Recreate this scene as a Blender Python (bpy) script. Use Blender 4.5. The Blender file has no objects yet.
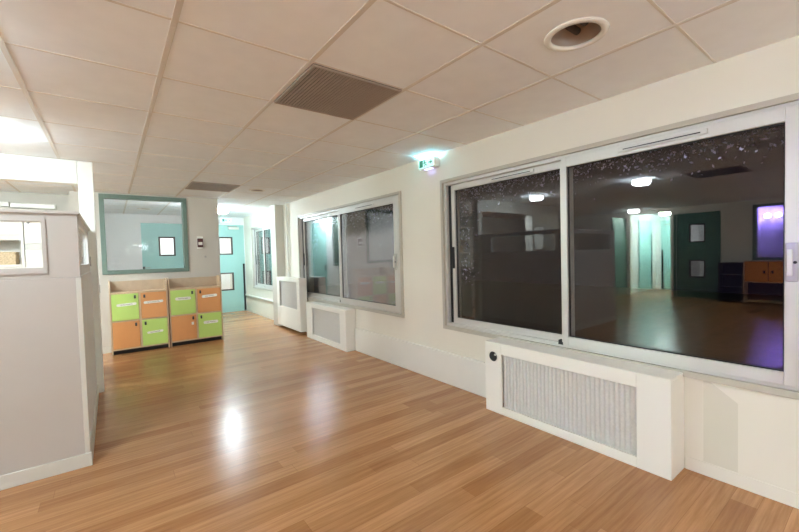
import bpy, bmesh, math, random
from mathutils import Vector, Matrix
random.seed(7)
S = bpy.context.scene
C = S.collection
ZC = 2.2945          # ceiling height
XW = 2.65            # right wall surface
YB = 6.86            # wall behind the lockers
YE = 9.80            # end wall of the corridor
XL = -6.20           # left wall

# ---------------------------------------------------------------- materials
def lin(c):
    return tuple(((v/255)/12.92 if v/255 <= .04045 else (((v/255)+.055)/1.055)**2.4) for v in c)
def newmat(name):
    m = bpy.data.materials.new(name); m.use_nodes = True
    return m, m.node_tree.nodes, m.node_tree.links, m.node_tree.nodes['Principled BSDF']
def mat(name, rgb, rough=.5, metal=0., noise=.03, nscale=6., bump=0., bscale=200., spec=.5):
    m, N, L, b = newmat(name)
    c = lin(rgb)
    b.inputs['Roughness'].default_value = rough
    b.inputs['Metallic'].default_value = metal
    b.inputs['Specular IOR Level'].default_value = spec
    tc = N.new('ShaderNodeTexCoord')
    nz = N.new('ShaderNodeTexNoise'); nz.inputs['Scale'].default_value = nscale; nz.inputs['Detail'].default_value = 4
    L.new(tc.outputs['Object'], nz.inputs['Vector'])
    rp = N.new('ShaderNodeValToRGB')
    e = rp.color_ramp.elements
    e[0].position, e[1].position = .3, .7
    e[0].color = tuple(v*(1-noise) for v in c)+(1,)
    e[1].color = tuple(min(1, v*(1+noise)) for v in c)+(1,)
    L.new(nz.outputs['Fac'], rp.inputs['Fac']); L.new(rp.outputs['Color'], b.inputs['Base Color'])
    if bump:
        n2 = N.new('ShaderNodeTexNoise'); n2.inputs['Scale'].default_value = bscale
        L.new(tc.outputs['Object'], n2.inputs['Vector'])
        bp = N.new('ShaderNodeBump'); bp.inputs['Strength'].default_value = bump; bp.inputs['Distance'].default_value = .002
        L.new(n2.outputs['Fac'], bp.inputs['Height']); L.new(bp.outputs['Normal'], b.inputs['Normal'])
    return m
def emit(name, rgb, s, base=.8):
    m, N, L, b = newmat(name)
    b.inputs['Base Color'].default_value = (base, base, base, 1)
    b.inputs['Emission Color'].default_value = lin(rgb)+(1,)
    b.inputs['Emission Strength'].default_value = s
    return m
def glassmat(name, f0=.07, tint=.93, rgb=(1, 1, 1), pw=5):
    m, N, L, b = newmat(name)
    N.remove(b)
    out = [n for n in N if n.type == 'OUTPUT_MATERIAL'][0]
    t = N.new('ShaderNodeBsdfTransparent'); t.inputs[0].default_value = (tint*rgb[0], tint*rgb[1], tint*rgb[2], 1)
    g = N.new('ShaderNodeBsdfGlossy'); g.inputs['Roughness'].default_value = 0.0
    lw = N.new('ShaderNodeLayerWeight'); lw.inputs['Blend'].default_value = .5
    p = N.new('ShaderNodeMath'); p.operation = 'POWER'; p.inputs[1].default_value = pw
    mu = N.new('ShaderNodeMath'); mu.operation = 'MULTIPLY_ADD'; mu.inputs[1].default_value = 1-f0; mu.inputs[2].default_value = f0
    L.new(lw.outputs['Facing'], p.inputs[0]); L.new(p.outputs[0], mu.inputs[0])
    mx = N.new('ShaderNodeMixShader')
    L.new(mu.outputs[0], mx.inputs[0]); L.new(t.outputs[0], mx.inputs[1]); L.new(g.outputs[0], mx.inputs[2])
    L.new(mx.outputs[0], out.inputs['Surface'])
    return m

def whitish_film(m):
    """a thin whitish film with a ragged upper edge, clear towards the top of the pane"""
    N, L = m.node_tree.nodes, m.node_tree.links
    out = [n for n in N if n.type == 'OUTPUT_MATERIAL'][0]; src = out.inputs['Surface'].links[0].from_socket
    tc = N.new('ShaderNodeTexCoord'); sx = N.new('ShaderNodeSeparateXYZ'); L.new(tc.outputs['Object'], sx.inputs[0])
    nz = N.new('ShaderNodeTexNoise'); nz.inputs['Scale'].default_value = 7; nz.inputs['Detail'].default_value = 5; L.new(tc.outputs['Object'], nz.inputs['Vector'])
    ad = N.new('ShaderNodeMath'); ad.operation = 'MULTIPLY_ADD'; ad.inputs[1].default_value = .22; L.new(nz.outputs['Fac'], ad.inputs[0]); L.new(sx.outputs['Z'], ad.inputs[2])
    mr = N.new('ShaderNodeMapRange'); mr.inputs['From Min'].default_value = 1.74; mr.inputs['From Max'].default_value = 1.64
    mr.inputs['To Min'].default_value = 0; mr.inputs['To Max'].default_value = .17; L.new(ad.outputs[0], mr.inputs['Value'])
    d = N.new('ShaderNodeBsdfDiffuse'); d.inputs[0].default_value = (.86, .86, .90, 1)
    mx = N.new('ShaderNodeMixShader'); L.new(mr.outputs[0], mx.inputs[0]); L.new(src, mx.inputs[1]); L.new(d.outputs[0], mx.inputs[2])
    L.new(mx.outputs[0], out.inputs['Surface'])
    return m
def floor_mat():
    m, N, L, b = newmat('oak_plank_floor')
    tc = N.new('ShaderNodeTexCoord')
    br = N.new('ShaderNodeTexBrick')
    br.inputs['Scale'].default_value = 1
    br.inputs['Brick Width'].default_value = 1.25; br.inputs['Row Height'].default_value = .105
    br.inputs['Mortar Size'].default_value = .0012; br.inputs['Mortar Smooth'].default_value = .3
    br.offset = 0; br.offset_frequency = 2
    br.inputs['Color1'].default_value = lin((166, 116, 73))+(1,)
    br.inputs['Color2'].default_value = lin((196, 146, 100))+(1,)
    br.inputs['Mortar'].default_value = lin((156, 110, 70))+(1,)
    sp = N.new('ShaderNodeSeparateXYZ'); L.new(tc.outputs['Object'], sp.inputs[0])
    dv = N.new('ShaderNodeMath'); dv.operation = 'DIVIDE'; dv.inputs[1].default_value = .105; L.new(sp.outputs['Y'], dv.inputs[0])
    fl = N.new('ShaderNodeMath'); fl.operation = 'FLOOR'; L.new(dv.outputs[0], fl.inputs[0])
    wn = N.new('ShaderNodeTexWhiteNoise'); wn.noise_dimensions = '1D'; L.new(fl.outputs[0], wn.inputs['W'])
    ma = N.new('ShaderNodeMath'); ma.operation = 'MULTIPLY_ADD'; ma.inputs[1].default_value = 1.25; L.new(wn.outputs['Value'], ma.inputs[0]); L.new(sp.outputs['X'], ma.inputs[2])
    cb = N.new('ShaderNodeCombineXYZ'); L.new(ma.outputs[0], cb.inputs['X']); L.new(sp.outputs['Y'], cb.inputs['Y'])
    L.new(cb.outputs[0], br.inputs['Vector'])
    mp = N.new('ShaderNodeMapping'); mp.inputs['Scale'].default_value = (2.2, 46, 1)
    L.new(tc.outputs['Object'], mp.inputs['Vector'])
    nz = N.new('ShaderNodeTexNoise'); nz.inputs['Scale'].default_value = 1.; nz.inputs['Detail'].default_value = 6; nz.inputs['Roughness'].default_value = .65
    L.new(mp.outputs['Vector'], nz.inputs['Vector'])
    rp = N.new('ShaderNodeValToRGB')
    rp.color_ramp.elements[0].position = .32; rp.color_ramp.elements[0].color = (.74, .69, .63, 1)
    rp.color_ramp.elements[1].position = .66; rp.color_ramp.elements[1].color = (1.08, 1.08, 1.08, 1)
    L.new(nz.outputs['Fac'], rp.inputs['Fac'])
    mx = N.new('ShaderNodeMix'); mx.data_type = 'RGBA'; mx.blend_type = 'MULTIPLY'; mx.inputs[0].default_value = 1
    L.new(br.outputs['Color'], mx.inputs[6]); L.new(rp.outputs['Color'], mx.inputs[7])
    L.new(mx.outputs[2], b.inputs['Base Color'])
    n2 = N.new('ShaderNodeTexNoise'); n2.inputs['Scale'].default_value = 14; n2.inputs['Detail'].default_value = 5
    L.new(tc.outputs['Object'], n2.inputs['Vector'])
    mr = N.new('ShaderNodeMapRange'); mr.inputs['To Min'].default_value = .17; mr.inputs['To Max'].default_value = .29
    L.new(n2.outputs['Fac'], mr.inputs['Value']); L.new(mr.outputs[0], b.inputs['Roughness'])
    b.inputs['Specular IOR Level'].default_value = .42
    n3 = N.new('ShaderNodeTexNoise'); n3.inputs['Scale'].default_value = 85; n3.inputs['Detail'].default_value = 4
    L.new(tc.outputs['Object'], n3.inputs['Vector'])
    bp = N.new('ShaderNodeBump'); bp.inputs['Strength'].default_value = .22; bp.inputs['Distance'].default_value = .003
    L.new(n3.outputs['Fac'], bp.inputs['Height']); L.new(bp.outputs['Normal'], b.inputs['Normal'])
    return m

def wall_patched():
    """cream wall paint with two slightly darker touched-up patches under the near window"""
    m = mat('cream_wall_paint_touched_up', (226, 221, 207), .62, noise=.012, nscale=2.5, bump=.05, bscale=260)
    N, L = m.node_tree.nodes, m.node_tree.links
    b = N['Principled BSDF']
    src = b.inputs['Base Color'].links[0].from_socket
    tc = N.new('ShaderNodeTexCoord'); sx = N.new('ShaderNodeSeparateXYZ'); L.new(tc.outputs['Object'], sx.inputs[0])
    def rng(sock, lo, hi):
        a = N.new('ShaderNodeMath'); a.operation = 'GREATER_THAN'; a.inputs[1].default_value = lo
        c = N.new('ShaderNodeMath'); c.operation = 'LESS_THAN'; c.inputs[1].default_value = hi
        d = N.new('ShaderNodeMath'); d.operation = 'MULTIPLY'
        L.new(sock, a.inputs[0]); L.new(sock, c.inputs[0]); L.new(a.outputs[0], d.inputs[0]); L.new(c.outputs[0], d.inputs[1])
        return d.outputs[0]
    def mul(a, c):
        d = N.new('ShaderNodeMath'); d.operation = 'MULTIPLY'; L.new(a, d.inputs[0]); L.new(c, d.inputs[1]); return d.outputs[0]
    # slanted upper edge: z + 0.9*(0.70-y)... expressed as z - 0.75*y < k
    sl = N.new('ShaderNodeMath'); sl.operation = 'MULTIPLY_ADD'; sl.inputs[1].default_value = -.75
    L.new(sx.outputs['Y'], sl.inputs[0]); L.new(sx.outputs['Z'], sl.inputs[2])
    sl2 = N.new('ShaderNodeMath'); sl2.operation = 'LESS_THAN'; sl2.inputs[1].default_value = .06
    L.new(sl.outputs[0], sl2.inputs[0])
    p = mul(mul(rng(sx.outputs['Y'], .525, .675), rng(sx.outputs['Z'], .078, .6)), sl2.outputs[0])
    mx = N.new('ShaderNodeMix'); mx.data_type = 'RGBA'
    L.new(p, mx.inputs[0]); L.new(src, mx.inputs[6]); mx.inputs[7].default_value = lin((213, 208, 192))+(1,)
    L.new(mx.outputs[2], b.inputs['Base Color'])
    return m

M = {}
M['floor'] = floor_mat()
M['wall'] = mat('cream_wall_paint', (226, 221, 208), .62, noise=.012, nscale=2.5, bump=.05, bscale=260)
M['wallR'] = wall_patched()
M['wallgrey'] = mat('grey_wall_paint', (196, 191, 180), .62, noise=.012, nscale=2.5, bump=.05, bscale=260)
M['wallwhite'] = mat('white_wall_paint', (232, 232, 230), .6, noise=.01, nscale=2.5)
M['tile'] = mat('mineral_ceiling_tile', (240, 243, 245), .85, noise=.02, nscale=9, bump=.12, bscale=420, spec=.2)
M['tbar'] = mat('ceiling_tee_bar', (214, 208, 199), .42, noise=.01)
M['white'] = mat('white_lacquer', (232, 229, 220), .4, noise=.01)
M['whitetrim'] = mat('white_trim_paint', (228, 226, 217), .42, noise=.01)
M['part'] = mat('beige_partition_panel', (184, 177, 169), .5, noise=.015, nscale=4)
M['partlit'] = mat('lit_side_partition_panel', (234, 234, 231), .8, noise=.015, nscale=4, spec=.12)  # side panels whitened: corridor light on them is put into the colour
M['partbase'] = mat('pale_grey_skirting', (204, 202, 192), .4, noise=.01)
M['alu'] = mat('silver_anodised_aluminium', (205, 203, 198), .38, metal=.35, noise=.015, nscale=3)
M['trimbeige'] = mat('grey_beige_window_lining', (186, 180, 166), .45, noise=.01)
M['black'] = mat('black_rubber', (20, 20, 21), .55, noise=.05)
M['glass'] = glassmat('double_glazing', .06, .93, (1, 1, 1), 2.4)
M['filmglass'] = whitish_film(glassmat('filmed_glazing', .06, .93, (1, 1, 1), 2.4))
M['iglass'] = glassmat('interior_glazing', .004, .97)
M['grille'] = mat('perforated_grey_sheet', (204, 203, 198), .5, metal=.15, noise=.06, nscale=70)
M['louver'] = mat('grey_brown_vent_metal', (166, 152, 140), .5, metal=.2, noise=.03)
M['ventback'] = mat('dark_duct', (84, 76, 70), .8)
M['frameG'] = mat('grey_green_frame_paint', (106, 126, 115), .45, noise=.02)
M['aqua'] = mat('aqua_door_paint', (162, 206, 200), .42, noise=.012, nscale=3)
M['dgreen'] = mat('dark_green_door_paint', (82, 120, 100), .45, noise=.02, nscale=3)
M['dframe'] = mat('dark_glazing_bead', (72, 62, 58), .5)
M['wood'] = mat('beech_board', (205, 178, 146), .45, noise=.06, nscale=18)
M['woodgrey'] = mat('beech_back_board', (190, 168, 142), .5, noise=.06, nscale=14)
M['lime'] = mat('lime_green_laminate', (186, 216, 116), .38, noise=.012)
M['orange'] = mat('orange_laminate', (216, 152, 94), .38, noise=.02, nscale=12)
M['orange2'] = mat('deep_orange_laminate', (236, 142, 48), .38, noise=.02, nscale=12)
M['paper'] = mat('white_paper_label', (236, 236, 228), .6)
M['ink'] = mat('dark_ink', (60, 66, 70), .7)
M['chrome'] = mat('brushed_steel', (170, 168, 162), .28, metal=.9)
M['maroon'] = mat('maroon_plastic', (74, 30, 30), .4)
M['wicker'] = mat('woven_wicker', (208, 186, 150), .7, noise=.25, nscale=60)
M['darkwood'] = mat('dark_wood_shelf', (62, 52, 44), .5, noise=.08)
M['leaf'] = mat('glint_ivy_leaf', (196, 192, 226), .32, metal=.6, noise=.3, nscale=20)  # pale metallic violet puts bright glints into the leaf colour
M['ground'] = mat('dark_outdoor_paving', (60, 58, 62), .8, noise=.15)
M['lamp'] = emit('white_lamp_diffuser', (226, 245, 255), 20)
M['lampr'] = emit('added_room_diffuser', (236, 246, 255), 32)  # for the added hidden lamp behind the interior window
M['lampg'] = emit('added_pendant_glow', (232, 245, 255), 16.5)  # glow of the added unseen globes behind the camera
M['lampc'] = emit('cool_white_lamp_diffuser', (226, 245, 255), 34)
M['lamps'] = emit('added_side_room_diffuser', (230, 246, 255), 60)  # for the added hidden lamp in the side room
M['lampp'] = emit('bright_passage_diffuser', (228, 255, 248), 170)
M['lampv'] = emit('violet_tube', (150, 130, 255), 42)
M['lampn'] = emit('neutral_lamp_diffuser', (240, 248, 255), 24)
M['exit'] = emit('lit_exit_face', (175, 255, 236), .26, .25)
M['exit2'] = emit('bright_lit_exit_face', (165, 240, 255), .6, .25)
M['exitg'] = emit('lit_exit_green', (20, 190, 130), .06, .03)
M['exitv'] = emit('added_violet_glow', (165, 170, 255), 1.1)  # glow added under the exit sign
M['exitw'] = emit('added_sign_glow', (140, 230, 255), 26)  # glow added on top of the exit sign

# ---------------------------------------------------------------- mesh helpers
class MB:
    """collects shapes of ONE object"""
    def __init__(s): s.bm = bmesh.new(); s.mats = []
    def mi(s, m):
        if m not in s.mats: s.mats.append(m)
        return s.mats.index(m)
    def box(s, x0, x1, y0, y1, z0, z1, m=None):
        if x1 < x0: x0, x1 = x1, x0
        if y1 < y0: y0, y1 = y1, y0
        if z1 < z0: z0, z1 = z1, z0
        v = [s.bm.verts.new(p) for p in ((x0,y0,z0),(x1,y0,z0),(x1,y1,z0),(x0,y1,z0),(x0,y0,z1),(x1,y0,z1),(x1,y1,z1),(x0,y1,z1))]
        k = s.mi(m) if m else 0
        for f in ((0,3,2,1),(4,5,6,7),(0,1,5,4),(1,2,6,5),(2,3,7,6),(3,0,4,7)):
            s.bm.faces.new([v[i] for i in f]).material_index = k
        return s
    def prism(s, pts, axis, a, b):
        """extrude the polygon pts (2D) along axis from a to b"""
        def P(p, t):
            return {'x': (t, p[0], p[1]), 'y': (p[0], t, p[1]), 'z': (p[0], p[1], t)}[axis]
        A = [s.bm.verts.new(P(p, a)) for p in pts]; B = [s.bm.verts.new(P(p, b)) for p in pts]
        n = len(pts)
        s.bm.faces.new(A); s.bm.faces.new(B[::-1])
        for i in range(n): s.bm.faces.new((A[i], B[i], B[(i+1) % n], A[(i+1) % n]))
        return s
    def cyl(s, c, r, h, axis='z', n=24, r2=None):
        r2 = r if r2 is None else r2
        def P(a, rr, t):
            u, v = rr*math.cos(a), rr*math.sin(a)
            return {'z': (c[0]+u, c[1]+v, c[2]+t), 'x': (c[0]+t, c[1]+u, c[2]+v), 'y': (c[0]+u, c[1]+t, c[2]+v)}[axis]
        A = [s.bm.verts.new(P(2*math.pi*i/n, r, 0)) for i in range(n)]
        B = [s.bm.verts.new(P(2*math.pi*i/n, r2, h)) for i in range(n)]
        s.bm.faces.new(A[::-1]); s.bm.faces.new(B)
        for i in range(n): s.bm.faces.new((A[i], A[(i+1) % n], B[(i+1) % n], B[i]))
        return s
    def lathe(s, c, prof, n=32, closed=True):
        """profile of (r,z) pairs turned about the vertical through c; closed profile loops back"""
        R = [[s.bm.verts.new((c[0]+r*math.cos(2*math.pi*i/n), c[1]+r*math.sin(2*math.pi*i/n), c[2]+z)) for i in range(n)] for r, z in prof]
        m = len(prof)
        for k in range(m if closed else m-1):
            a, b = R[k], R[(k+1) % m]
            for i in range(n): s.bm.faces.new((a[i], a[(i+1) % n], b[(i+1) % n], b[i]))
        return s
    def frame(s, axis, t0, t1, u0, u1, v0, v1, w, wb=None, wt=None, wl=None, wr=None):
        """rectangular ring; axis = its normal; u,v are the two other axes in xyz order"""
        wb = w if wb is None else wb; wt = w if wt is None else wt
        wl = w if wl is None else wl; wr = w if wr is None else wr
        def B(a, b, c, d):
            if axis == 'x': s.box(t0, t1, a, b, c, d)
            elif axis == 'y': s.box(a, b, t0, t1, c, d)
            else: s.box(a, b, c, d, t0, t1)
        B(u0, u0+wl, v0, v1); B(u1-wr, u1, v0, v1); B(u0+wl, u1-wr, v0, v0+wb); B(u0+wl, u1-wr, v1-wt, v1)
        return s
    def build(s, name, m, parent=None, bevel=0., smooth=False, seg=2):
        bmesh.ops.recalc_face_normals(s.bm, faces=s.bm.faces)
        me = bpy.data.meshes.new(name); s.bm.to_mesh(me); s.bm.free()
        if s.mats:
            for k in s.mats: me.materials.append(k)
        else: me.materials.append(m)
        if smooth:
            for p in me.polygons: p.use_smooth = True
        o = bpy.data.objects.new(name, me); C.objects.link(o)
        if parent is not None:
            o.parent = parent
            o.matrix_parent_inverse = Matrix.Translation(parent.location).inverted() if parent.type == 'EMPTY' and parent.parent is None else Matrix()
        if bevel:
            b = o.modifiers.new('soft_edges', 'BEVEL'); b.width = bevel; b.segments = seg; b.limit_method = 'ANGLE'
        return o
def box(name, b, m, parent=None, bevel=0.): return MB().box(*b).build(name, m, parent, bevel)
def tag(o, label=None, cat=None, group=None, kind=None):
    if label: o['label'] = label
    if cat: o['category'] = cat
    if group: o['group'] = group
    if kind: o['kind'] = kind
    return o
def thing(name, label, cat, loc, group=None):
    o = bpy.data.objects.new(name, None); C.objects.link(o); o.location = loc; o.empty_display_size = .1
    return tag(o, label, cat, group)
def struct(name, loc=None, label=None):
    o = bpy.data.objects.new(name, None); C.objects.link(o); o.location = loc or (0, 0, 0); o.empty_display_size = .1
    return tag(o, label, None, None, 'structure')
def st(o): o['kind'] = 'structure'; return o
def copy_thing(root, delta, label=None, group=None):
    r = root.copy(); C.objects.link(r); r.location = root.location + Vector(delta)
    if label: r['label'] = label
    if group: r['group'] = group
    for ch in list(root.children):
        c = ch.copy(); C.objects.link(c); c.parent = r
        for g in list(ch.children):
            d = g.copy(); C.objects.link(d); d.parent = c
    return r

# ---------------------------------------------------------------- floor, ceiling, walls
st(box('floor', (-8.4, 2.95, -2.8, 11.6, -.06, 0), M['floor']))

# ceiling: tiles on a 0.6 m module; a tile with a recessed lamp has a round hole
GX, GY = -.3486, 1.8206
DEAD = [(1.7514, .9206, .125), (1.7514, 5.7206, .105), (.5514, 8.7206, .105)]
def ceiling():
    b = MB(); bm = b.bm
    def quad(x0, x1, y0, y1): bm.faces.new([bm.verts.new(p) for p in ((x0,y0,ZC),(x0,y1,ZC),(x1,y1,ZC),(x1,y0,ZC))])
    def holed(x0, x1, y0, y1, cx, cy, r, n=32):
        cs, sq = [], []
        for i in range(n):
            a = 2*math.pi*i/n+math.pi/4
            c, s_ = math.cos(a), math.sin(a); k = 1/max(abs(c), abs(s_))
            cs.append(bm.verts.new((cx+r*c, cy+r*s_, ZC))); sq.append(bm.verts.new((cx+(x1-x0)/2*c*k, cy+(y1-y0)/2*s_*k, ZC)))
        for i in range(n): bm.faces.new((cs[i], cs[(i+1) % n], sq[(i+1) % n], sq[i]))
    xs = [GX+.6*i for i in range(-14, 6)]; ys = [GY+.6*j for j in range(-8, 17)]
    for i in range(len(xs)-1):
        for j in range(len(ys)-1):
            hit = [d for d in DEAD if xs[i] < d[0] < xs[i+1] and ys[j] < d[1] < ys[j+1]]
            if hit: holed(xs[i], xs[i+1], ys[j], ys[j+1], *hit[0])
            else: quad(xs[i], xs[i+1], ys[j], ys[j+1])
    o = st(b.build('ceiling', M['tile']))
    for p in o.data.polygons:
        if p.normal.z > 0: p.flip()
    g = MB()
    for x in xs:
        if x < XW-.1: g.box(x-.012, x+.012, -2.6, 11.4, ZC-.0025, ZC+.004)
    for y in ys:
        g.box(-8.3, XW, y-.006, y+.006, ZC-.0018, ZC+.004)
    g.build('ceiling_grid', M['tbar'], o)
    box('ceiling_slab', (-8.4, 2.95, -2.8, 11.6, ZC+.2, ZC+.3), M['tile'], o)
ceiling()

# right wall with three window openings
WIN = [(.20, 2.775, .548, 2.02), (3.43, 6.40, .575, 2.015), (7.50, 9.15, .60, 2.01)]
b = MB()
ys = [-2.6]+[v for w in WIN for v in w[:2]]+[11.5]
for k in range(0, len(ys), 2): b.box(XW, XW+.25, ys[k], ys[k+1], 0, ZC)
for y0, y1, z0, z1 in WIN:
    b.box(XW, XW+.25, y0, y1, 0, z0); b.box(XW, XW+.25, y0, y1, z1, ZC)
st(b.build('wall_right', M['wallR']))
# boxed plinth along the foot of the right wall between the radiator covers
st(MB().box(2.62, XW-.001, 2.085, 4.515, 0, .315).build('trim_1', M['whitetrim'], bevel=.004))
st(MB().box(XW-.006, XW-.001, -2.6, .76, 0, .075).build('baseboard_right', M['wall'], bevel=.002))
# shallow pilaster behind the tall radiator cover
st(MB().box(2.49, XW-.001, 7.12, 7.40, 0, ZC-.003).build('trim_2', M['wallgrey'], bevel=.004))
st(MB().cyl((2.615, 6.86, .0), .022, ZC-.004, 'z', 12).build('trim_3', M['whitetrim'], smooth=True))
# pipe boxing under the far window
st(MB().box(2.615, XW-.001, 7.41, YE-.005, .38, .415).build('trim_4', M['whitetrim'], bevel=.004))

# wall behind the lockers with its big glazed opening
MX0, MX1, MZ0, MZ1 = -.10, .99, 1.12, 2.272
b = MB()
b.box(-.32, MX0, YB, YB+.1, 0, ZC).box(MX1, 1.45, YB, YB+.1, 0, ZC).box(MX0, MX1, YB, YB+.1, 0, MZ0).box(MX0, MX1, YB, YB+.1, MZ1, ZC)
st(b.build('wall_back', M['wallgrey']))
st(box('baseboard_back', (-.32, -.045, YB-.012, YB-.001, 0, .09), M['partbase'], bevel=.002))
w = struct('window_4', ((MX0+MX1)/2, YB, MZ0), 'wide interior window in a grey green frame above the lockers')
MB().frame('y', YB-.02, YB+.115, MX0, MX1, MZ0, MZ1, .058).build('window_frame', M['frameG'], w, .003)
box('glass_pane', (MX0+.05, MX1-.05, YB+.045, YB+.051, MZ0+.05, MZ1-.05), M['iglass'], w)
# corridor side wall, room behind the interior window, end wall
b = MB()
b.box(1.35, 1.45, YB+.1, 7.10, 0, ZC).box(1.35, 1.45, 7.68, 8.02, 0, ZC).box(1.35, 1.45, 8.90, YE, 0, ZC)
b.box(1.35, 1.45, 7.10, 7.68, 0, 1.08).box(1.35, 1.45, 7.10, 7.68, 2.22, ZC).box(1.35, 1.45, 8.02, 8.90, 2.115, ZC)
st(b.build('wall_corridor', M['wallwhite']))
w = struct('window_6', (1.40, 7.39, 1.08), 'narrow interior window on the corridor side, reflected in the middle window')
MB().frame('x', 1.335, 1.468, 7.10, 7.68, 1.08, 2.22, .055).build('window_frame', M['frameG'], w, .003)
box('glass_pane', (1.397, 1.403, 7.15, 7.63, 1.13, 2.17), M['iglass'], w)
st(box('wall_side', (-.32, -.22, YB+.1, YE, 0, ZC), M['wallwhite']))
D1 = (1.80, 2.635); D2 = (.54, 1.345); DH = 2.115
b = MB()
b.box(-.32, D2[0], YE, YE+.12, 0, ZC).box(D2[1], D1[0], YE, YE+.12, 0, ZC).box(D1[1], XW+.1, YE, YE+.12, 0, ZC)
b.box(D2[0], D2[1], YE, YE+.12, DH, ZC).box(D1[0], D1[1], YE, YE+.12, DH, ZC)
st(b.build('wall_end', M['wallwhite']))
st(box('wall_outer', (-.4, XW+.1, 11.4, 11.5, 0, ZC), M['wallwhite']))
st(box('wall_outer_side', (-.42, -.32, YE, 11.5, 0, ZC), M['wallwhite']))

def glazed_door(name, axis, t, u0, u1, h, zs, us, leaf, face, label, bar=None, closer=None, knob=None):
    """door leaf with two small windows; axis = wall normal ('x' or 'y'), t = leaf front, face = +1/-1 side it shows"""
    d = struct(name, (t if axis == 'x' else (u0+u1)/2, (u0+u1)/2 if axis == 'x' else t, 0), label)
    def bx(mb, a, b_, c, e, t0, t1):
        (mb.box(t0, t1, a, b_, c, e) if axis == 'x' else mb.box(a, b_, t0, t1, c, e)); return mb
    f = face
    mb = MB()
    bx(mb, u0, us[0], .012, h, t, t-.04*f); bx(mb, us[1], u1, .012, h, t, t-.04*f)
    zz = [.012]+[v for z in zs for v in z]+[h]
    for k in range(0, len(zz), 2): bx(mb, us[0], us[1], zz[k], zz[k+1], t, t-.04*f)
    mb.build('door_leaf', leaf, d)
    for z0, z1 in zs:
        fr = MB(); a, c = (t+.008*f, t-.048*f)
        fr.frame(axis, min(a, c), max(a, c), us[0], us[1], z0, z1, .03); fo = fr.build('vision_frame', M['dframe'], d, .002)
        bx(MB(), us[0]+.025, us[1]-.025, z0+.025, z1-.025, t-.018*f, t-.024*f).build('vision_pane', M['iglass'], fo)
    if bar: bx(MB(), bar[0], bar[1], .02, bar[2], t+.002*f, t+.016*f).build('finger_guard', M['black'], d, .003)
    if closer:
        cl = bx(MB(), closer[0], closer[1], h-.11, h-.055, t+.001*f, t+.05*f).build('door_closer', M['whitetrim'], d, .006)
        bx(MB(), closer[0]-.02, closer[1]-.04, h-.05, h-.035, t+.02*f, t+.035*f).build('closer_arm', M['chrome'], cl)
    if knob:
        k = MB()
        if axis == 'y': k.box(knob[0]-.02, knob[0]+.02, t+.001*f, t+.022*f, knob[1]-.05, knob[1]+.05)
        else: k.box(t+.001*f, t+.022*f, knob[0]-.02, knob[0]+.02, knob[1]-.05, knob[1]+.05)
        ko = k.build('lock_plate', M['black'], d, .002)
        h2 = MB()
        if axis == 'y': h2.cyl((knob[0], t+.055*f, knob[1]+.02), .009, .11, 'x', 10)
        else: h2.cyl((t+.055*f, 0, 0), .009, .11, 'y', 10)
        if axis == 'y': h2.build('door_lever', M['chrome'], ko)
        else: h2.bm.free()
    return d
VZ = ((.535, .965), (1.395, 1.82))
glazed_door('door_1', 'y', YE, D1[0], D1[1], DH-.005, VZ, (2.05, 2.37), M['aqua'], -1, 'aqua door with two small windows at the end of the corridor',
            bar=(2.585, 2.628, 1.17), closer=(2.28, 2.52))
glazed_door('door_2', 'y', YE, D2[0], D2[1], DH-.005, VZ, (.85, 1.165), M['aqua'], -1, 'aqua door seen through the green framed window', knob=(.565, 1.13))

d = struct('door_7', (1.43, 8.46, 0), 'aqua door on the corridor side, reflected in the middle window')
box('door_leaf', (1.40, 1.44, 8.025, 8.895, .01, 2.11), M['aqua'], d)
MB().cyl((1.475, 8.09, 1.05), .009, .11, 'y', 10).build('door_lever', M['chrome'], d)
box('lock_plate', (1.4405, 1.466, 8.07, 8.10, .98, 1.10), M['chrome'], d)
# portal: post, beam and the side room behind the low partition
PX = -.158; PY0, PY1 = 3.15, 4.82
st(box('trim_5', (-.222, -.105, 4.835, 4.96, 0, ZC-.003), M['whitetrim'], bevel=.003))
st(box('trim_6', (-1.85, -.224, 4.835, 4.96, 2.07, ZC-.003), M['whitetrim'], bevel=.003))
st(box('wall_side_room', (-2.9, -1.852, 4.84, 5.0, 0, ZC), M['wall']))
YS = 7.36
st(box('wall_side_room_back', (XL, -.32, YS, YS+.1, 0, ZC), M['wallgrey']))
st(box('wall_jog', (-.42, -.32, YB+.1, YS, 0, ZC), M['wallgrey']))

# left wall, corridor beyond, violet room beyond, wall behind the camera
b = MB(); T = .15
b.box(XL-T, XL, -2.6, .62, 0, ZC).box(XL-T, XL, 2.02, 2.62, 0, ZC).box(XL-T, XL, 3.53, 3.62, 0, ZC).box(XL-T, XL, 4.58, YS+.1, 0, ZC)
b.box(XL-T, XL, .62, 2.02, 0, .97).box(XL-T, XL, .62, 2.02, 2.17, ZC).box(XL-T, XL, 2.62, 3.53, 2.12, ZC).box(XL-T, XL, 3.62, 4.58, 2.20, ZC)
st(b.build('wall_left', M['wall']))
st(box('wall_behind', (-8.4, XW+.25, -2.75, -2.6, 0, ZC), M['wall']))
st(box('wall_violet_room', (-8.25, XL-T, 2.24, 2.34, 0, ZC), M['wallwhite']))
st(box('wall_far_left', (-8.35, -8.25, -2.6, YS, 0, ZC), M['wallwhite']))
st(box('wall_passage', (-8.25, XL-T, 4.66, 4.76, 0, ZC), M['wallwhite']))
st(box('wall_passage_near', (-8.25, XL-T, 3.54, 3.61, 0, ZC), M['wallwhite']))
w = struct('window_5', (XL, 1.32, .97), 'interior window with pale frame on the far left wall')
MB().frame('x', XL-T-.01, XL+.02, .60, 2.04, .95, 2.19, .06).build('window_frame', M['frameG'], w, .003)
box('glass_pane', (XL-.09, XL-.084, .65, 1.99, 1.0, 2.14), M['iglass'], w)
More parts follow.
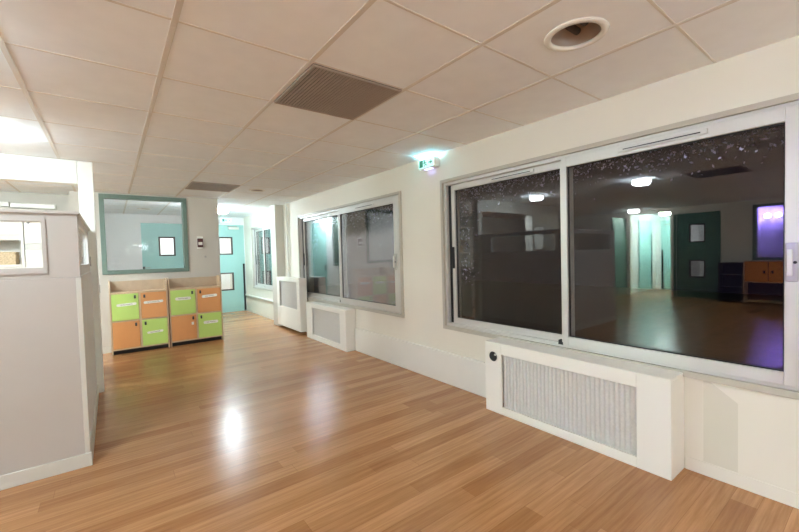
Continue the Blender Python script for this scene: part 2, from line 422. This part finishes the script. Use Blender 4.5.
glazed_door('door_3', 'x', XL-.02, 2.66, 3.49, 2.08, ((.52, .96), (1.39, 1.85)), (2.90, 3.23), M['dgreen'], 1, 'dark green door with two small lit windows')
st(MB().frame('x', XL-.03, XL+.02, 2.60, 3.55, -.001, 2.12, .05, wb=.001).build('trim_7', M['dgreen'], bevel=.002))
for nm, args in (('door_4', ('y', 4.655, -7.85, -6.95)), ('door_5', ('x', -8.245, 3.75, 4.5))):
    ax, t, a, c = args
    d = struct(nm, (t if ax == 'x' else (a+c)/2, (a+c)/2 if ax == 'x' else t, 0))
    if ax == 'y':
        box('door_leaf', (a, c, t-.035, t, .01, 2.1), M['aqua'], d)
        box('door_closer', (a+.1, a+.32, t-.08, t-.036, 1.95, 2.0), M['chrome'], d)
        box('finger_guard', (a+.02, a+.06, t-.05, t-.036, .02, 1.7), M['black'], d)
    else:
        box('door_leaf', (t, t+.035, a, c, .01, 2.1), M['aqua'], d)
        box('door_closer', (t+.036, t+.08, c-.32, c-.1, 1.95, 2.0), M['chrome'], d)
        box('finger_guard', (t+.036, t+.05, c-.06, c-.02, .02, 1.2), M['black'], d)
d = struct('door_6', (-6.1, 4.72, 0), 'dark green door leaf standing open beside the passage')
box('door_leaf', (XL+.02, -5.35, 4.66, 4.70, .01, 2.12), M['dgreen'], d)
box('lock_plate', (-5.46, -5.42, 4.645, 4.66, 1.12, 1.22), M['chrome'], d)

# ---------------------------------------------------------------- windows in the right wall
def handle_bar(y, z0, z1, x, par):
    h = MB().box(x-.012, x, y-.022, y+.022, z0, z1).build('pull_plate', M['chrome'], par, .003)
    MB().box(x-.03, x-.0125, y-.004, y+.016, z0+.03, z1-.03).build('pull_grip', M['alu'], h, .003)
    MB().cyl((x-.02, y-.012, (z0+z1)/2), .007, .0075, 'x', 12).build('key_cylinder', M['black'], h)
def window(idx, y0, y1, z0, z1, mull, label, handle=True, vents=True, rear_shift=0):
    w = struct('window_%d' % idx, (XW, (y0+y1)/2, z0), label)
    x0 = XW-.022                              # outer frame stands a little proud of the wall
    MB().frame('x', x0, XW+.13, y0, y1, z0, z1, .03, wb=.035).build('outer_frame', M['trimbeige'], w, .002)
    MB().frame('x', XW+.001, XW+.12, y0+.03, y1-.03, z0+.035, z1-.03, .028).build('track_frame', M['alu'], w, .002)
    box('track_channel', (XW+.04, XW+.075, y1-.090, y1-.058, z0+.06, z1-.055), M['black'], w)
    # near sash (front track), right in the picture
    a0, a1 = y0+.05, mull+.022
    b0, b1 = z0+.055, z1-.05
    s = MB().frame('x', XW-.012, XW+.034, a0, a1, b0, b1, .05, wt=.07, wb=.065, wl=.10, wr=.042).build('near_sash', M['alu'], w, .003)
    box('gasket', (XW-.0135, XW-.0065, a1-.010, a1+.004, b0+.02, b1-.03), M['alu'], s)
    MB().frame('x', XW+.004, XW+.022, a0+.099, a1-.041, b0+.064, b1-.069, .007).build('glass_seal', M['black'], s)
    box('glass_pane', (XW+.008, XW+.030, a0+.10, a1-.042, b0+.065, b1-.07), M['filmglass' if idx == 2 else 'glass'], s)
    # far sash (rear track)
    c0, c1 = mull-.02, y1-.088
    s2 = MB().frame('x', XW+.042, XW+.088, c0, c1, b0, b1, .045, wt=.06, wb=.06, wl=.04, wr=.045).build('far_sash', M['alu'], w, .003)
    MB().frame('x', XW+.058, XW+.076, c0+.039, c1-.044, b0+.059, b1-.059, .007).build('glass_seal', M['black'], s2)
    box('glass_pane', (XW+.060, XW+.082, c0+.04, c1-.045, b0+.06, b1-.06), M['glass'], s2)
    if vents:
        for c, L_ in ((a0+(a1-a0)*.50, .46), (c0+(c1-c0)*.42, .44)):
            xf = XW-.013 if c < mull else XW+.041
            v = MB().box(xf-.014, xf, c-L_/2, c+L_/2, b1-.050, b1-.022).build('trickle_vent', M['alu'], w, .003)
            MB().box(xf-.017, xf-.0142, c-L_/2+.03, c+L_/2-.03, b1-.040, b1-.034).build('vent_slot', M['black'], v)
    if handle:
        handle_bar(a0+.073, 1.12, 1.31, XW-.013, w)
        l = MB().box(XW+.026, XW+.041, c1-.035, c1-.012, 1.15, 1.36).build('finger_pull', M['black'], w, .003)
    box('roller_stop', (XW-.004, XW+.03, a1+.001, a1+.04, z0+.052, z0+.085), M['black'], w)
    return w
window(1, *WIN[0], 1.488, 'largest dark sliding window, nearest on the right wall')
window(2, *WIN[1], 4.90, 'middle sliding window above the low radiator cover')
window(3, *WIN[2], 8.31, 'small sliding window in the corridor beyond the pilaster', vents=False)

# ---------------------------------------------------------------- radiator covers
def radiator_cover(name_label, x, y0, y1, z0, z1, g, hole=False):
    """g = grille opening y0,y1,z0,z1 on the front face"""
    r = thing('radiator_cover', name_label, 'radiator cover', ((x+XW)/2, (y0+y1)/2, z0))
    xb = XW-.003 if z0 == 0 else 2.60
    th = .018
    MB().frame('x', x, x+th, y0, y1, z0, z1, .1, wl=g[0]-y0, wr=y1-g[1], wb=g[2]-z0, wt=z1-g[3]).build('front_panel', M['white'], r, .003)
    for a in (y0, y1-th): box('side_panel', (x+th, xb, a, a+th, z0, z1-th), M['white'], r, .002)
    box('top_panel', (x+th, xb, y0, y1, z1-th, z1), M['white'], r, .003)
    box('back_liner', (xb-.012, xb-.004, y0+th, y1-th, z0+.02, z1-th), M['white'], r)
    # folded sheet with fine vertical ribs
    b = MB(); n = int((g[1]-g[0]+.02)/.030); ya = g[0]-.01
    pts = []
    for i in range(n*2+1): pts.append((ya+i*.015, x+th+(.003 if i % 2 else .010)))
    lo = [b.bm.verts.new((p[1], p[0], g[2]-.008)) for p in pts]; hi = [b.bm.verts.new((p[1], p[0], g[3]+.008)) for p in pts]
    for i in range(len(pts)-1): b.bm.faces.new((lo[i], lo[i+1], hi[i+1], hi[i]))
    gr = b.build('grille_panel', M['grille'], r)
    gr['label'] = 'ribbed grey metal grille'
    for p in gr.data.polygons: p.use_smooth = False
    sd = gr.modifiers.new('sheet', 'SOLIDIFY'); sd.thickness = .001
    if hole:
        c = MB().lathe((0, 0, 0), [(.040, .0), (.045, .0), (.045, .005), (.040, .005)], 28).build('valve_ring', M['white'], r)
        c.data.transform(Matrix.Translation((x-.0055, y1-.085, z1-.115)) @ Matrix.Rotation(math.pi/2, 4, 'Y'))
        k = MB().cyl((x-.002, y1-.085, z1-.115), .0398, .0017, 'x', 28).build('valve_hole', M['black'], r)
        MB().cyl((x-.005, y1-.105, z1-.098), .009, .0028, 'x', 16).build('valve_head', M['grille'], k)
    return r
radiator_cover('long low white radiator cover with round valve hole, under the nearest window', 2.44, .765, 2.08, 0, .572, (.942, 1.92, .062, .482), True)
radiator_cover('short low white radiator cover under the middle window', 2.49, 4.525, 5.825, 0, .566, (4.70, 5.61, .075, .50))
radiator_cover('tall white radiator cover in front of the grey pilaster', 2.47, 6.03, 7.10, .048, .94, (6.15, 6.97, .41, .87))

# ---------------------------------------------------------------- lockers
def lockers(x0, x1, yf, label, tl, labels, fob=None):
    t = .018; zt = .872; yb = YB-.004
    r = thing('locker_unit', label, 'lockers', ((x0+x1)/2, (yf+yb)/2, 0), 'lockers under the interior window')
    prof = [(yf, 0), (yb, 0), (yb, 1.035), (yf+.10, 1.035), (yf+.05, 1.01), (yf+.012, .93), (yf, .885)]
    for a in (x0, x1-t): MB().prism(prof, 'x', a, a+t).build('side_panel', M['wood'], r, .002)
    box('back_panel', (x0+t, x1-t, yb-.012, yb, .06, 1.02), M['woodgrey'], r)
    box('top_shelf', (x0+t, x1-t, yf, yb-.012, zt-.022, zt), M['wood'], r, .002)
    box('bottom_shelf', (x0+t, x1-t, yf, yb-.012, .062, .08), M['wood'], r, .002)
    xm = (x0+x1)/2
    box('divider', (xm-.011, xm+.011, yf+.002, yb-.012, .08, zt-.022), M['wood'], r)
    box('middle_shelf', (x0+t, xm-.011, yf+.002, yb-.012, .458, .474), M['wood'], r)
    box('middle_shelf', (xm+.011, x1-t, yf+.002, yb-.012, .458, .474), M['wood'], r)
    box('kick_shade', (x0+t, x1-t, yf+.06, yf+.075, .0, .062), M['black'], r)  # black board stands in for the shade of the open recess
    cells = {'tl': (x0+t, xm-.011, .474, zt-.022), 'tr': (xm+.011, x1-t, .474, zt-.022), 'bl': (x0+t, xm-.011, .08, .458), 'br': (xm+.011, x1-t, .08, .458)}
    for k, (a, c, z0, z1) in cells.items():
        m = M['lime'] if k in ('tl', 'br') else M['orange']
        d = MB().box(a+.003, c-.003, yf-.004, yf+.012, z0+.003, z1-.003).build('locker_door', m, r, .002)
        d['label'] = 'lime green door' if k in ('tl', 'br') else 'orange door'
        hx = c-.045 if k in ('tl', 'bl') else a+.045
        kh = MB().box(hx-.012, hx+.012, yf-.010, yf-.0045, z1-.075, z1-.028).build('latch', M['ink'], d, .003)
        MB().cyl((hx, yf-.019, z1-.065), .010, .0085, 'y', 12).build('latch_knob', M['black'], d)
        if k in labels:
            dx, dz, w_, h_, ang = labels[k]
            cx = (a+c)/2+dx; cz = (z0+z1)/2+dz
            # rounded paper strip with a line of handwriting
            b = MB(); n = 8; pts = []
            for i in range(4):
                ox, oz = ((1, 1), (-1, 1), (-1, -1), (1, -1))[i]; rr = h_*.45
                for j in range(n+1):
                    a_ = math.pi/2*i+math.pi/2*j/n
                    pts.append((ox*(w_/2-rr)+rr*math.cos(a_), oz*(h_/2-rr)+rr*math.sin(a_)))
            ca, sa = math.cos(ang), math.sin(ang)
            pts = [(cx+p[0]*ca-p[1]*sa, cz+p[0]*sa+p[1]*ca) for p in pts]
            lb = b.prism(pts, 'y', yf-.0056, yf-.0043).build('name_label', M['paper'], d)
            s_ = MB(); L_ = w_*.62; rnd = random.Random(int(cx*1000)+int(cz*77)); last = None; top = []; bot = []
            for i in range(34):
                q = -L_/2+L_*i/33; zz = .0055*math.sin(i*1.7+rnd.random())*(1+.5*rnd.random())
                top.append((q, zz+.0028)); bot.append((q, zz-.0028))
            for i in range(33):
                quad = [top[i], top[i+1], bot[i+1], bot[i]]
                vs = [s_.bm.verts.new((cx+p[0]*ca-p[1]*sa, yf-.0060, cz+p[0]*sa+p[1]*ca)) for p in quad]
                s_.bm.faces.new(vs)
            s_.build('handwriting', M['ink'], lb)
        if fob == k:
            kf = MB().cyl((hx, yf-.006, z1-.115), .005, .002, 'y', 10).box(hx-.025, hx+.006, yf-.0075, yf-.0045, z1-.155, z1-.112).build('key_tag', M['paper'], d, .002)
    return r
lockers(-.038, .656, 6.585, 'left four door locker unit, nearer the white post, with one blank orange door', None,
        {'tl': (.015, .035, .23, .036, .05), 'tr': (-.005, .045, .24, .036, .03), 'br': (.0, .0, .20, .032, .05)})
lockers(.668, 1.402, 6.60, 'right four door locker unit at the corridor corner, key tag on its lower orange door', None,
        {'tl': (-.0, .055, .21, .045, .0), 'tr': (.005, .065, .22, .042, .06), 'br': (.01, .045, .21, .045, .0)}, 'bl')

# things on the back wall
t = thing('fire_alarm_switch', 'small maroon fire alarm call point on the grey wall right of the interior window', 'call point', (1.163, YB, 1.5))
box('back_plate', (1.118, 1.208, YB-.008, YB-.001, 1.475, 1.675), M['paper'], t, .003)
box('alarm_body', (1.122, 1.204, YB-.035, YB-.0085, 1.498, 1.640), M['maroon'], t, .005)
box('press_panel', (1.134, 1.192, YB-.0385, YB-.0355, 1.535, 1.582), M['paper'], t, .001)
t = thing('hanging_hook', 'tiny grey hook on the wall just below the fire call point', 'hook', (1.234, YB, 1.335))
MB().cyl((1.234, YB-.005, 1.345), .016, .004, 'y', 16).build('hook_plate', M['chrome'], t)
MB().cyl((1.234, YB-.035, 1.342), .006, .0295, 'y', 10).build('hook_peg', M['chrome'], t)

# ---------------------------------------------------------------- half height partition
def partition():
    r = thing('half_height_partition', 'beige half height partition enclosure with a window strip, at the left edge', 'partition', (PX-.9, PY0+.03, 0))
    XE = -1.96; th = .05; zt = 1.61
    # front: openings x -1.80..-.326, z 1.28..1.562
    ox0, ox1, oz0, oz1 = -1.80, -.328, 1.282, 1.562
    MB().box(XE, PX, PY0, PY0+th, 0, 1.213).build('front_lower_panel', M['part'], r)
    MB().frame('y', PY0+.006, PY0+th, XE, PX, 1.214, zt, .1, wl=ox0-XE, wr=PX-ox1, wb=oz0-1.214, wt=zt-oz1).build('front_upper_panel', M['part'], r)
    MB().frame('y', PY0-.003, PY0+.0055, ox0-.020, ox1+.020, oz0-.036, oz1+.018, .018).build('front_window_frame', M['part'], r)
    # rounded white-edged glazing
    wp = box('front_glass', (ox0-.0, ox1+.0, PY0+.026, PY0+.032, oz0, oz1), M['iglass'], r)
    MB().frame('y', PY0+.012, PY0+.024, ox0, ox1, oz0, oz1, .006).build('glazing_bead', M['white'], wp)
    # side: y PY0..PY1
    sy0, sy1 = 3.30, 4.58
    MB().box(PX-th, PX, PY0+th, PY1, 0, 1.219).build('side_lower_panel', M['partlit'], r)
    MB().frame('x', PX-th, PX-.006, PY0+th, PY1, 1.22, zt, .1, wl=sy0-PY0-th, wr=PY1-sy1, wb=.065, wt=.045).build('side_upper_panel', M['partlit'], r)
    sp = box('side_glass', (PX-.028, PX-.022, sy0, sy1, 1.285, zt-.045), M['iglass'], r)
    MB().frame('x', PX-.014, PX-.003, sy0-.012, sy1+.012, 1.273, zt-.033, .018).build('side_glazing_bead', M['partlit'], r, .002)
    cap = MB().box(XE-.01, PX+.012, PY0-.012, PY0+th+.012, zt, zt+.018).build('top_cap', M['part'], r, .003)
    MB().box(PX-th-.012, PX+.012, PY0+th+.012, PY1, zt, zt+.018).build('side_top_cap', M['partlit'], r, .003)
    MB().box(PX-.022, PX+.005, PY0-.005, PY0+.022, .062, 1.213).build('corner_strip', M['partbase'], r, .003)
    MB().box(XE, PX+.012, PY0-.012, PY0, 0, .085).build('skirting', M['partbase'], r, .003)
    MB().box(PX, PX+.012, PY0, PY1, 0, .085).build('skirting', M['partbase'], r, .003)
    MB().box(PX+.0005, PX+.010, 4.63, 4.655, 1.27, 1.36).build('hinge', M['chrome'], r, .002)
    return r
partition()
t = thing('half_gate', 'white half height gate leaf beyond the end of the partition, by the white post', 'gate', (-.15, 5.5, 0))
MB().frame('x', -.170, -.135, 5.05, 5.90, .03, 1.02, .07).build('gate_frame', M['white'], t, .003)
MB().box(-.160, -.146, 5.12, 5.83, .10, .95).build('gate_panel', M['white'], t)
MB().box(-.134, -.110, 5.85, 5.885, .93, 1.03).build('gate_latch', M['chrome'], t, .003)
for z in (.2, .85): MB().box(-.140, -.117, 4.965, 5.049, z, z+.06).build('gate_hinge', M['chrome'], t)

# ---------------------------------------------------------------- furniture of the side room
t = thing('bookcase', 'tall white open bookcase seen through the partition window', 'bookcase', (-1.6, 7.1, 0))
bx0, bx1, by0, by1 = -2.30, -.905, 7.02, YS-.004
for a in (bx0, bx1-.03): box('side_panel', (a, a+.03, by0, by1, 0, 1.98), M['white'], t, .002)
box('back_panel', (bx0+.03, bx1-.03, by1-.01, by1, 0, 1.98), M['white'], t)
for z in (.05, .42, .84, 1.272, 1.62, 1.95): 
    o = box('shelf', (bx0+.03, bx1-.03, by0, by1-.01, z, z+.03 if z != 1.62 else z+.075), M['partbase'] if z == 1.62 else M['white'], t, .002)
for k in range(3):
    x = -1.32-.36*k
    bk = thing('wicker_basket', ['light woven basket on the bookcase shelf, nearest the white cupboard', 'light woven basket on the bookcase shelf, middle of the three', 'light woven basket on the bookcase shelf, farthest from the white cupboard'][k], 'basket', (x+.16, 7.18, 1.302), 'baskets on the bookcase')
    b = MB()
    n = 28
    for i in range(5):                                     # woven bands, alternately in and out
        z0 = 1.3025+i*.031; d = .004 if i % 2 else 0
        b.frame('z', z0, z0+.030, x-d+.005, x+.325+d, 7.05-d, 7.30+d, .014)
    b.box(x+.008, x+.322, 7.055, 7.295, 1.303, 1.31)
    b.build('basket_body', M['wicker'], bk, .004)
    MB().frame('z', 1.4585, 1.470, x-.004, x+.334, 7.04, 7.31, .022).build('basket_rim', M['wicker'], bk, .005)
t = thing('tall_cupboard', 'tall white cupboard beside the bookcase, seen through the partition window', 'cupboard', (-.62, 7.15, 0))
box('cupboard_body', (-.898, -.34, 7.04, YS-.004, 0, 1.98), M['white'], t)
box('lower_door', (-.895, -.343, 7.015, 7.038, .06, 1.49), M['white'], t, .003)
box('middle_rail', (-.897, -.341, 7.020, 7.038, 1.494, 1.572), M['partbase'], t)
u = box('upper_door', (-.895, -.343, 7.015, 7.038, 1.576, 1.97), M['white'], t, .003)
MB().cyl((-.850, 6.990, 1.852), .013, .0245, 'y', 14).build('knob', M['ink'], u)
for k, (a, c, lb) in enumerate(((-1.95, -1.07, 'long white cable trunking under the side room ceiling, left of the two'), (-1.055, -.60, 'shorter white cable trunking under the side room ceiling, nearer the post'))):
    t = thing('cable_trunking', lb, 'trunking', ((a+c)/2, YS, 2.1), 'trunking above the bookcase')
    box('trunking_box', (a, c, YS-.06, YS-.003, 2.09-.012*k, 2.15-.012*k), M['whitetrim'], t, .004)
    box('end_cap', (c-.002, c+.006, YS-.064, YS-.001, 2.086-.012*k, 2.154-.012*k), M['whitetrim'], t, .003)
t = thing('wall_heater', 'white water heater box hanging on the wall block behind the partition', 'water heater', (-2.1, 4.83, 1.35))
box('heater_body', (-2.29, -1.90, 4.60, 4.838, 1.36, 1.80), M['partbase'], t, .02)
box('heater_base', (-2.27, -1.92, 4.63, 4.83, 1.33, 1.36), M['partbase'], t, .005)
MB().cyl((-2.1, 4.593, 1.42), .018, .0075, 'y', 16).build('heater_dial', M['ink'], t)

# far left wall furniture, seen in the dark window
t = thing('orange_cabinet', 'orange two door cabinet over an open dark bay, below the far left interior window', 'cabinet', (-6.0, 1.45, 0))
cx0, cx1 = XL+.004, XL+.36
for a in (.62, 2.112): box('side_panel', (cx0, cx1, a, a+.018, 0, .93), M['wood'], t)
box('cabinet_top', (cx0, cx1+.01, .62, 2.13, .93, .95), M['wood'], t, .002)
box('cabinet_shelf', (cx0, cx1, .638, 2.112, .47, .488), M['wood'], t)
box('cabinet_bottom', (cx0, cx1, .638, 2.112, .04, .06), M['wood'], t)
box('back_panel', (cx0, cx0+.01, .638, 2.112, .06, .93), M['maroon'], t)
for a, c, kx in ((1.733, 2.105, 1.79), (1.345, 1.719, 1.66), (.95, 1.336, 1.0), (.64, .946, .90)):
    d = box('cabinet_door', (cx1-.012, cx1+.006, a, c, .49, .926), M['orange2'], t, .002)
    MB().box(cx1+.0065, cx1+.012, kx-.018, kx+.018, .67, .74).build('keyhole', M['black'], d, .002)
t = thing('open_shelf', 'dark open shelf unit between the dark green door and the orange cabinet', 'shelf unit', (-6.0, 2.35, 0))
for a in (2.135, 2.552): box('side_panel', (cx0, cx1, a, a+.018, 0, .90), M['darkwood'], t)
for z in (.05, .33, .61, .882): box('shelf', (cx0, cx1, 2.153, 2.552, z, z+.018), M['darkwood'], t)
box('back_panel', (cx0, cx0+.01, 2.153, 2.552, .068, .882), M['darkwood'], t)

# ---------------------------------------------------------------- ceiling vents
def vent(i, j, label):
    x0, y0 = GX+.6*i+.014, GY+.6*j+.008; x1, y1 = x0+.572, y0+.584
    t = thing('ceiling_vent', label, 'vent', ((x0+x1)/2, (y0+y1)/2, ZC), 'square ceiling vents')
    box('duct_plate', (x0, x1, y0, y1, ZC-.004, ZC-.001), M['ventback'], t)
    MB().frame('z', ZC-.012, ZC-.0045, x0, x1, y0, y1, .012).build('vent_frame', M['louver'], t)
    b = MB(); n = 28
    for k in range(n):
        x = x0+.018+(x1-x0-.036)*k/(n-1)
        b.prism([(x-.006, ZC-.0048), (x+.000, ZC-.0125), (x+.003, ZC-.0125), (x-.003, ZC-.0048)], 'y', y0+.012, y1-.012)
    b.build('louver_panel', M['louver'], t)
vent(2, 0, 'larger looking grey brown louvred ceiling vent, nearest the camera')
vent(2, 6, 'grey brown louvred ceiling vent close to the lockers wall')
vent(-2, -1, 'grey brown louvred ceiling vent reflected in the nearest window')

# ---------------------------------------------------------------- lamps
def dead_lamp(x, y, r, label):
    t = thing('recessed_downlight', label, 'downlight', (x, y, ZC), 'unlit recessed downlights')
    MB().lathe((x, y, ZC), [(r*.86, .006), (r*.84, -.004), (r*.90, -.010), (r*1.08, -.006), (r*1.10, -.0005), (r*.99, -.0005), (r*.90, .012)], 40).build('trim_ring', M['white'], t, smooth=True)
    MB().lathe((x, y, ZC), [(r*.86, .004), (r*.72, .09), (r*.30, .115), (.012, .12)], 40, False).build('reflector', M['louver'], t, smooth=True)
    for s in (-1, 1):
        MB().cyl((x+s*.02-.03, y+s*.03, ZC+.055), .017, .085, 'x', 14).build('lamp_tube', M['ventback'], t, smooth=True)
dead_lamp(1.7514, .9206, .125, 'unlit round recessed downlight nearest the camera, above the big window')
dead_lamp(1.7514, 5.7206, .105, 'unlit small round downlight in the ceiling near the lockers')
dead_lamp(.5514, 8.7206, .105, 'unlit round downlight seen through the interior window')
def lamp(x, y, r, m, label, group='lit round ceiling lamps'):
    t = thing('ceiling_lamp', label, 'ceiling lamp', (x, y, ZC), group)
    MB().lathe((x, y, ZC), [(r*1.0, -.010), (r*1.10, -.008), (r*1.12, -.001), (r*1.0, -.001)], 40).build('lamp_ring', M['white'], t, smooth=True)
    MB().lathe((x, y, ZC), [(r*.97, -.002), (r*.97, -.06), (r*.90, -.078), (r*.70, -.09), (r*.35, -.097), (.002, -.099)], 40, False).build('diffuser', M[m], t, smooth=True)
    return t
lamp(-.76, 4.02, .11, 'lamp', 'lit round ceiling lamp above the partition')
lamp(-.849, 2.30, .115, 'lamp', 'lit round ceiling lamp in front of the partition')
lamp(-2.449, .32, .13, 'lamp', 'added unseen ceiling lamp behind and left of the camera')  # unseen lamp added to light the left of the room
for k, (x, y) in enumerate(((.9, -1.5), (-2.6, -1.3), (-4.6, -.6))):  # unseen globes, added only to brighten the ceiling
    t = thing('added_pendant', ['added unseen globe behind the camera, near the right wall', 'added unseen globe behind the camera, in the middle of the room', 'added unseen globe behind the camera, towards the far left wall'][k], 'added lamp', (x, y, ZC-.5), 'added unseen globes behind the camera')
    MB().cyl((x, y, ZC-.04), .05, .039, 'z', 24).build('canopy', M['white'], t)
    MB().cyl((x, y, ZC-.40), .005, .36, 'z', 10).build('cord', M['white'], t)
    MB().lathe((x, y, ZC-.52), [(.125*math.sin(a), .125*math.cos(a)) for a in [.02+i*(math.pi-.04)/16 for i in range(17)]], 28, False).build('globe', M['lampg'], t, smooth=True)
lamp(-5.6, 4.25, .13, 'lampn', 'lit round ceiling lamp in front of the aqua passage')
lamp(-1.2, 5.32, .11, 'lamps', 'added ceiling lamp hidden behind the beam, lighting the side room')  # added out of view to brighten the side room
lamp(1.78, 8.12, .13, 'lampc', 'bright round ceiling lamp in the corridor')
lamp(1.2, 7.36, .11, 'lampr', 'added ceiling lamp hidden in the room behind the interior window')  # added out of view to brighten this back room
lamp(-7.2, 2.95, .11, 'lampn', 'lit round ceiling lamp in the room behind the dark green door')
lamp(-7.3, 4.1, .13, 'lampp', 'lit round ceiling lamp in the aqua passage')
lamp(1.6, 10.6, .13, 'lampn', 'lit round ceiling lamp beyond the corridor door')
for k, (y, z, ln) in enumerate(((2.10, 2.03, 'nearer the green door'), (1.90, 2.03, 'farther from the green door'))):
    t = thing('wall_lamp', 'violet globe wall lamp seen through the far left window, '+ln, 'wall lamp', (-8.2, y, z), 'violet wall lamps')
    MB().cyl((-8.249, y, z), .045, .03, 'x', 20).build('wall_plate', M['white'], t)
    MB().lathe((-8.15, y, z), [(.07*math.sin(a), .07*math.cos(a)) for a in [.02+i*(math.pi-.04)/14 for i in range(15)]], 24, False).build('globe', M['lampv'], t, smooth=True)

# ---------------------------------------------------------------- exit signs
def running_man(par, x, y0, y1, z0, z1):
    """green pictogram: doorway, running figure, arrow; face looks towards -x, reads left (high y) to right"""
    H = z1-z0; Wd = y1-y0; X0, X1 = x-.0018, x-.0003
    def P(u, v): return (y1-u*Wd, z0+v*H)
    door = MB().prism([P(.06, .1), P(.06, .92), P(.30, .92), P(.30, .1)], 'x', X0, X1).build('green_doorway', M['exitg'], par)
    man = MB()
    man.prism([P(.40+.045*math.cos(2*math.pi*i/14), .80+.13*math.sin(2*math.pi*i/14)) for i in range(14)], 'x', X0, X1)
    for seg in ([(.37, .66), (.45, .66), (.50, .36), (.43, .34)], [(.37, .66), (.30, .50), (.33, .45), (.40, .58)], [(.45, .66), (.55, .58), (.56, .50), (.45, .56)],
                [(.43, .36), (.50, .36), (.42, .12), (.36, .10)], [(.44, .36), (.50, .40), (.60, .28), (.57, .16), (.53, .18), (.55, .26)]):
        man.prism([P(*p) for p in seg], 'x', X0, X1)
    man.build('running_figure', M['exitg'], par)
    MB().prism([P(.68, .58), P(.82, .58), P(.82, .76), P(.95, .5), P(.82, .24), P(.82, .42), P(.68, .42)], 'x', X0, X1).build('arrow', M['exitg'], par)
t = thing('exit_sign', 'lit emergency exit sign high on the right wall, left of the nearest window', 'exit sign', (2.6, 2.9, 2.18))
MB().box(2.575, XW-.002, 2.785, 3.035, 2.160, 2.266).build('sign_housing', M['white'], t, .01)
f = box('sign_face', (2.5705, 2.574, 2.80, 3.02, 2.170, 2.257), M['exit'], t)
running_man(f, 2.5703, 2.80, 3.02, 2.170, 2.257)
box('lower_glow_strip', (2.590, 2.630, 2.86, 2.96, 2.1575, 2.1595), M['exitv'], t)  # added strip imitating the faint violet glow below the sign
box('upper_glow_strip', (2.580, 2.620, 2.82, 3.00, 2.2665, 2.269), M['exitw'], t)  # added strip imitating the flare of the sign on the ceiling
t = thing('exit_sign', 'small lit emergency exit sign on the end wall above the corridor door', 'exit sign', (2.2, 9.75, 2.17))
MB().box(2.10, 2.36, 9.745, YE-.002, 2.16, 2.27).build('sign_housing', M['white'], t, .008)
f = box('sign_face', (2.115, 2.345, 9.741, 9.7445, 2.17, 2.26), M['exit2'], t)
MB().box(2.14, 2.20, 9.7392, 9.7407, 2.18, 2.25).box(2.215, 2.245, 9.7392, 9.7407, 2.185, 2.24).prism([(2.27, 2.22), (2.30, 2.22), (2.30, 2.24), (2.33, 2.215), (2.30, 2.19), (2.30, 2.21), (2.27, 2.21)], 'y', 9.7392, 9.7407).build('green_pictogram', M['exitg'], f)

# ---------------------------------------------------------------- outside, at night
st(box('ground', (2.951, 14, -8, 16, -.12, -.06), M['ground']))
def ivy():
    b = MB(); rnd = random.Random(3)
    def leaf(p, s, n1, n2):
        a = Vector(n1).normalized(); c = a.cross(Vector(n2)).normalized(); p = Vector(p)
        pts = [p-a*s, p-a*.2*s+c*.55*s, p+a*.9*s, p-a*.2*s-c*.55*s]
        b.bm.faces.new([b.bm.verts.new(q) for q in pts])
    for y0, y1, z0, z1 in WIN:
        n = int((y1-y0)*330)
        for i in range(n):
            y = rnd.uniform(y0+.03, y1-.03); d = abs(rnd.gauss(0, .085))
            leaf((2.86+rnd.uniform(-.03, .10), y, z1-.06-d), rnd.uniform(.006, .015), [rnd.gauss(0, 1) for _ in range(3)], [rnd.gauss(0, 1) for _ in range(3)])
        for i in range(110):
            leaf((2.86+rnd.uniform(-.03, .10), y1-.05-abs(rnd.gauss(0, .06)), rnd.uniform(z0+.4, z1)), rnd.uniform(.008, .018), [rnd.gauss(0, 1) for _ in range(3)], [rnd.gauss(0, 1) for _ in range(3)])
    o = b.build('hanging_ivy', M['leaf'])
    return tag(o, 'ivy leaves hanging along the tops of the windows outside, coloured pale for glints', 'ivy', None, 'stuff')
ivy()

# ---------------------------------------------------------------- camera, world, view
F, YAW, PIT, ROL, HC = 381.04, .64804, -.03221, -.02699, 1.308
def ray(xa, ua, d2):
    c, s = math.cos(ROL), math.sin(ROL); xr, u2 = xa*c-ua*s, xa*s+ua*c
    c, s = math.cos(PIT), math.sin(PIT); d, up = d2*c-u2*s, u2*c+d2*s
    c, s = math.cos(YAW), math.sin(YAW)
    return Vector((xr*c+d*s, -xr*s+d*c, up))
R, U, Fw = ray(1, 0, 0), ray(0, 1, 0), ray(0, 0, 1)
cd = bpy.data.cameras.new('camera'); co = bpy.data.objects.new('camera', cd); C.objects.link(co)
co.matrix_world = Matrix(((R.x, U.x, -Fw.x, 0), (R.y, U.y, -Fw.y, 0), (R.z, U.z, -Fw.z, HC), (0, 0, 0, 1)))
cd.sensor_width = 36; cd.sensor_fit = 'HORIZONTAL'; cd.lens = F/799*36; cd.clip_start = .05
S.camera = co
wd = bpy.data.worlds.new('night'); S.world = wd; wd.use_nodes = True
wd.node_tree.nodes['Background'].inputs[0].default_value = (.30, .26, .55, 1)
wd.node_tree.nodes['Background'].inputs[1].default_value = .002
S.view_settings.view_transform = 'Standard'; S.view_settings.look = 'None'
S.view_settings.gamma = 1; S.view_settings.use_curve_mapping = False
S.view_settings.exposure = 2.6
S.cycles.use_denoising = True
S.cycles.max_bounces = 14; S.cycles.diffuse_bounces = 7; S.cycles.glossy_bounces = 6
S.cycles.transparent_max_bounces = 40
S.cycles.caustics_reflective = True; S.cycles.sample_clamp_indirect = 8
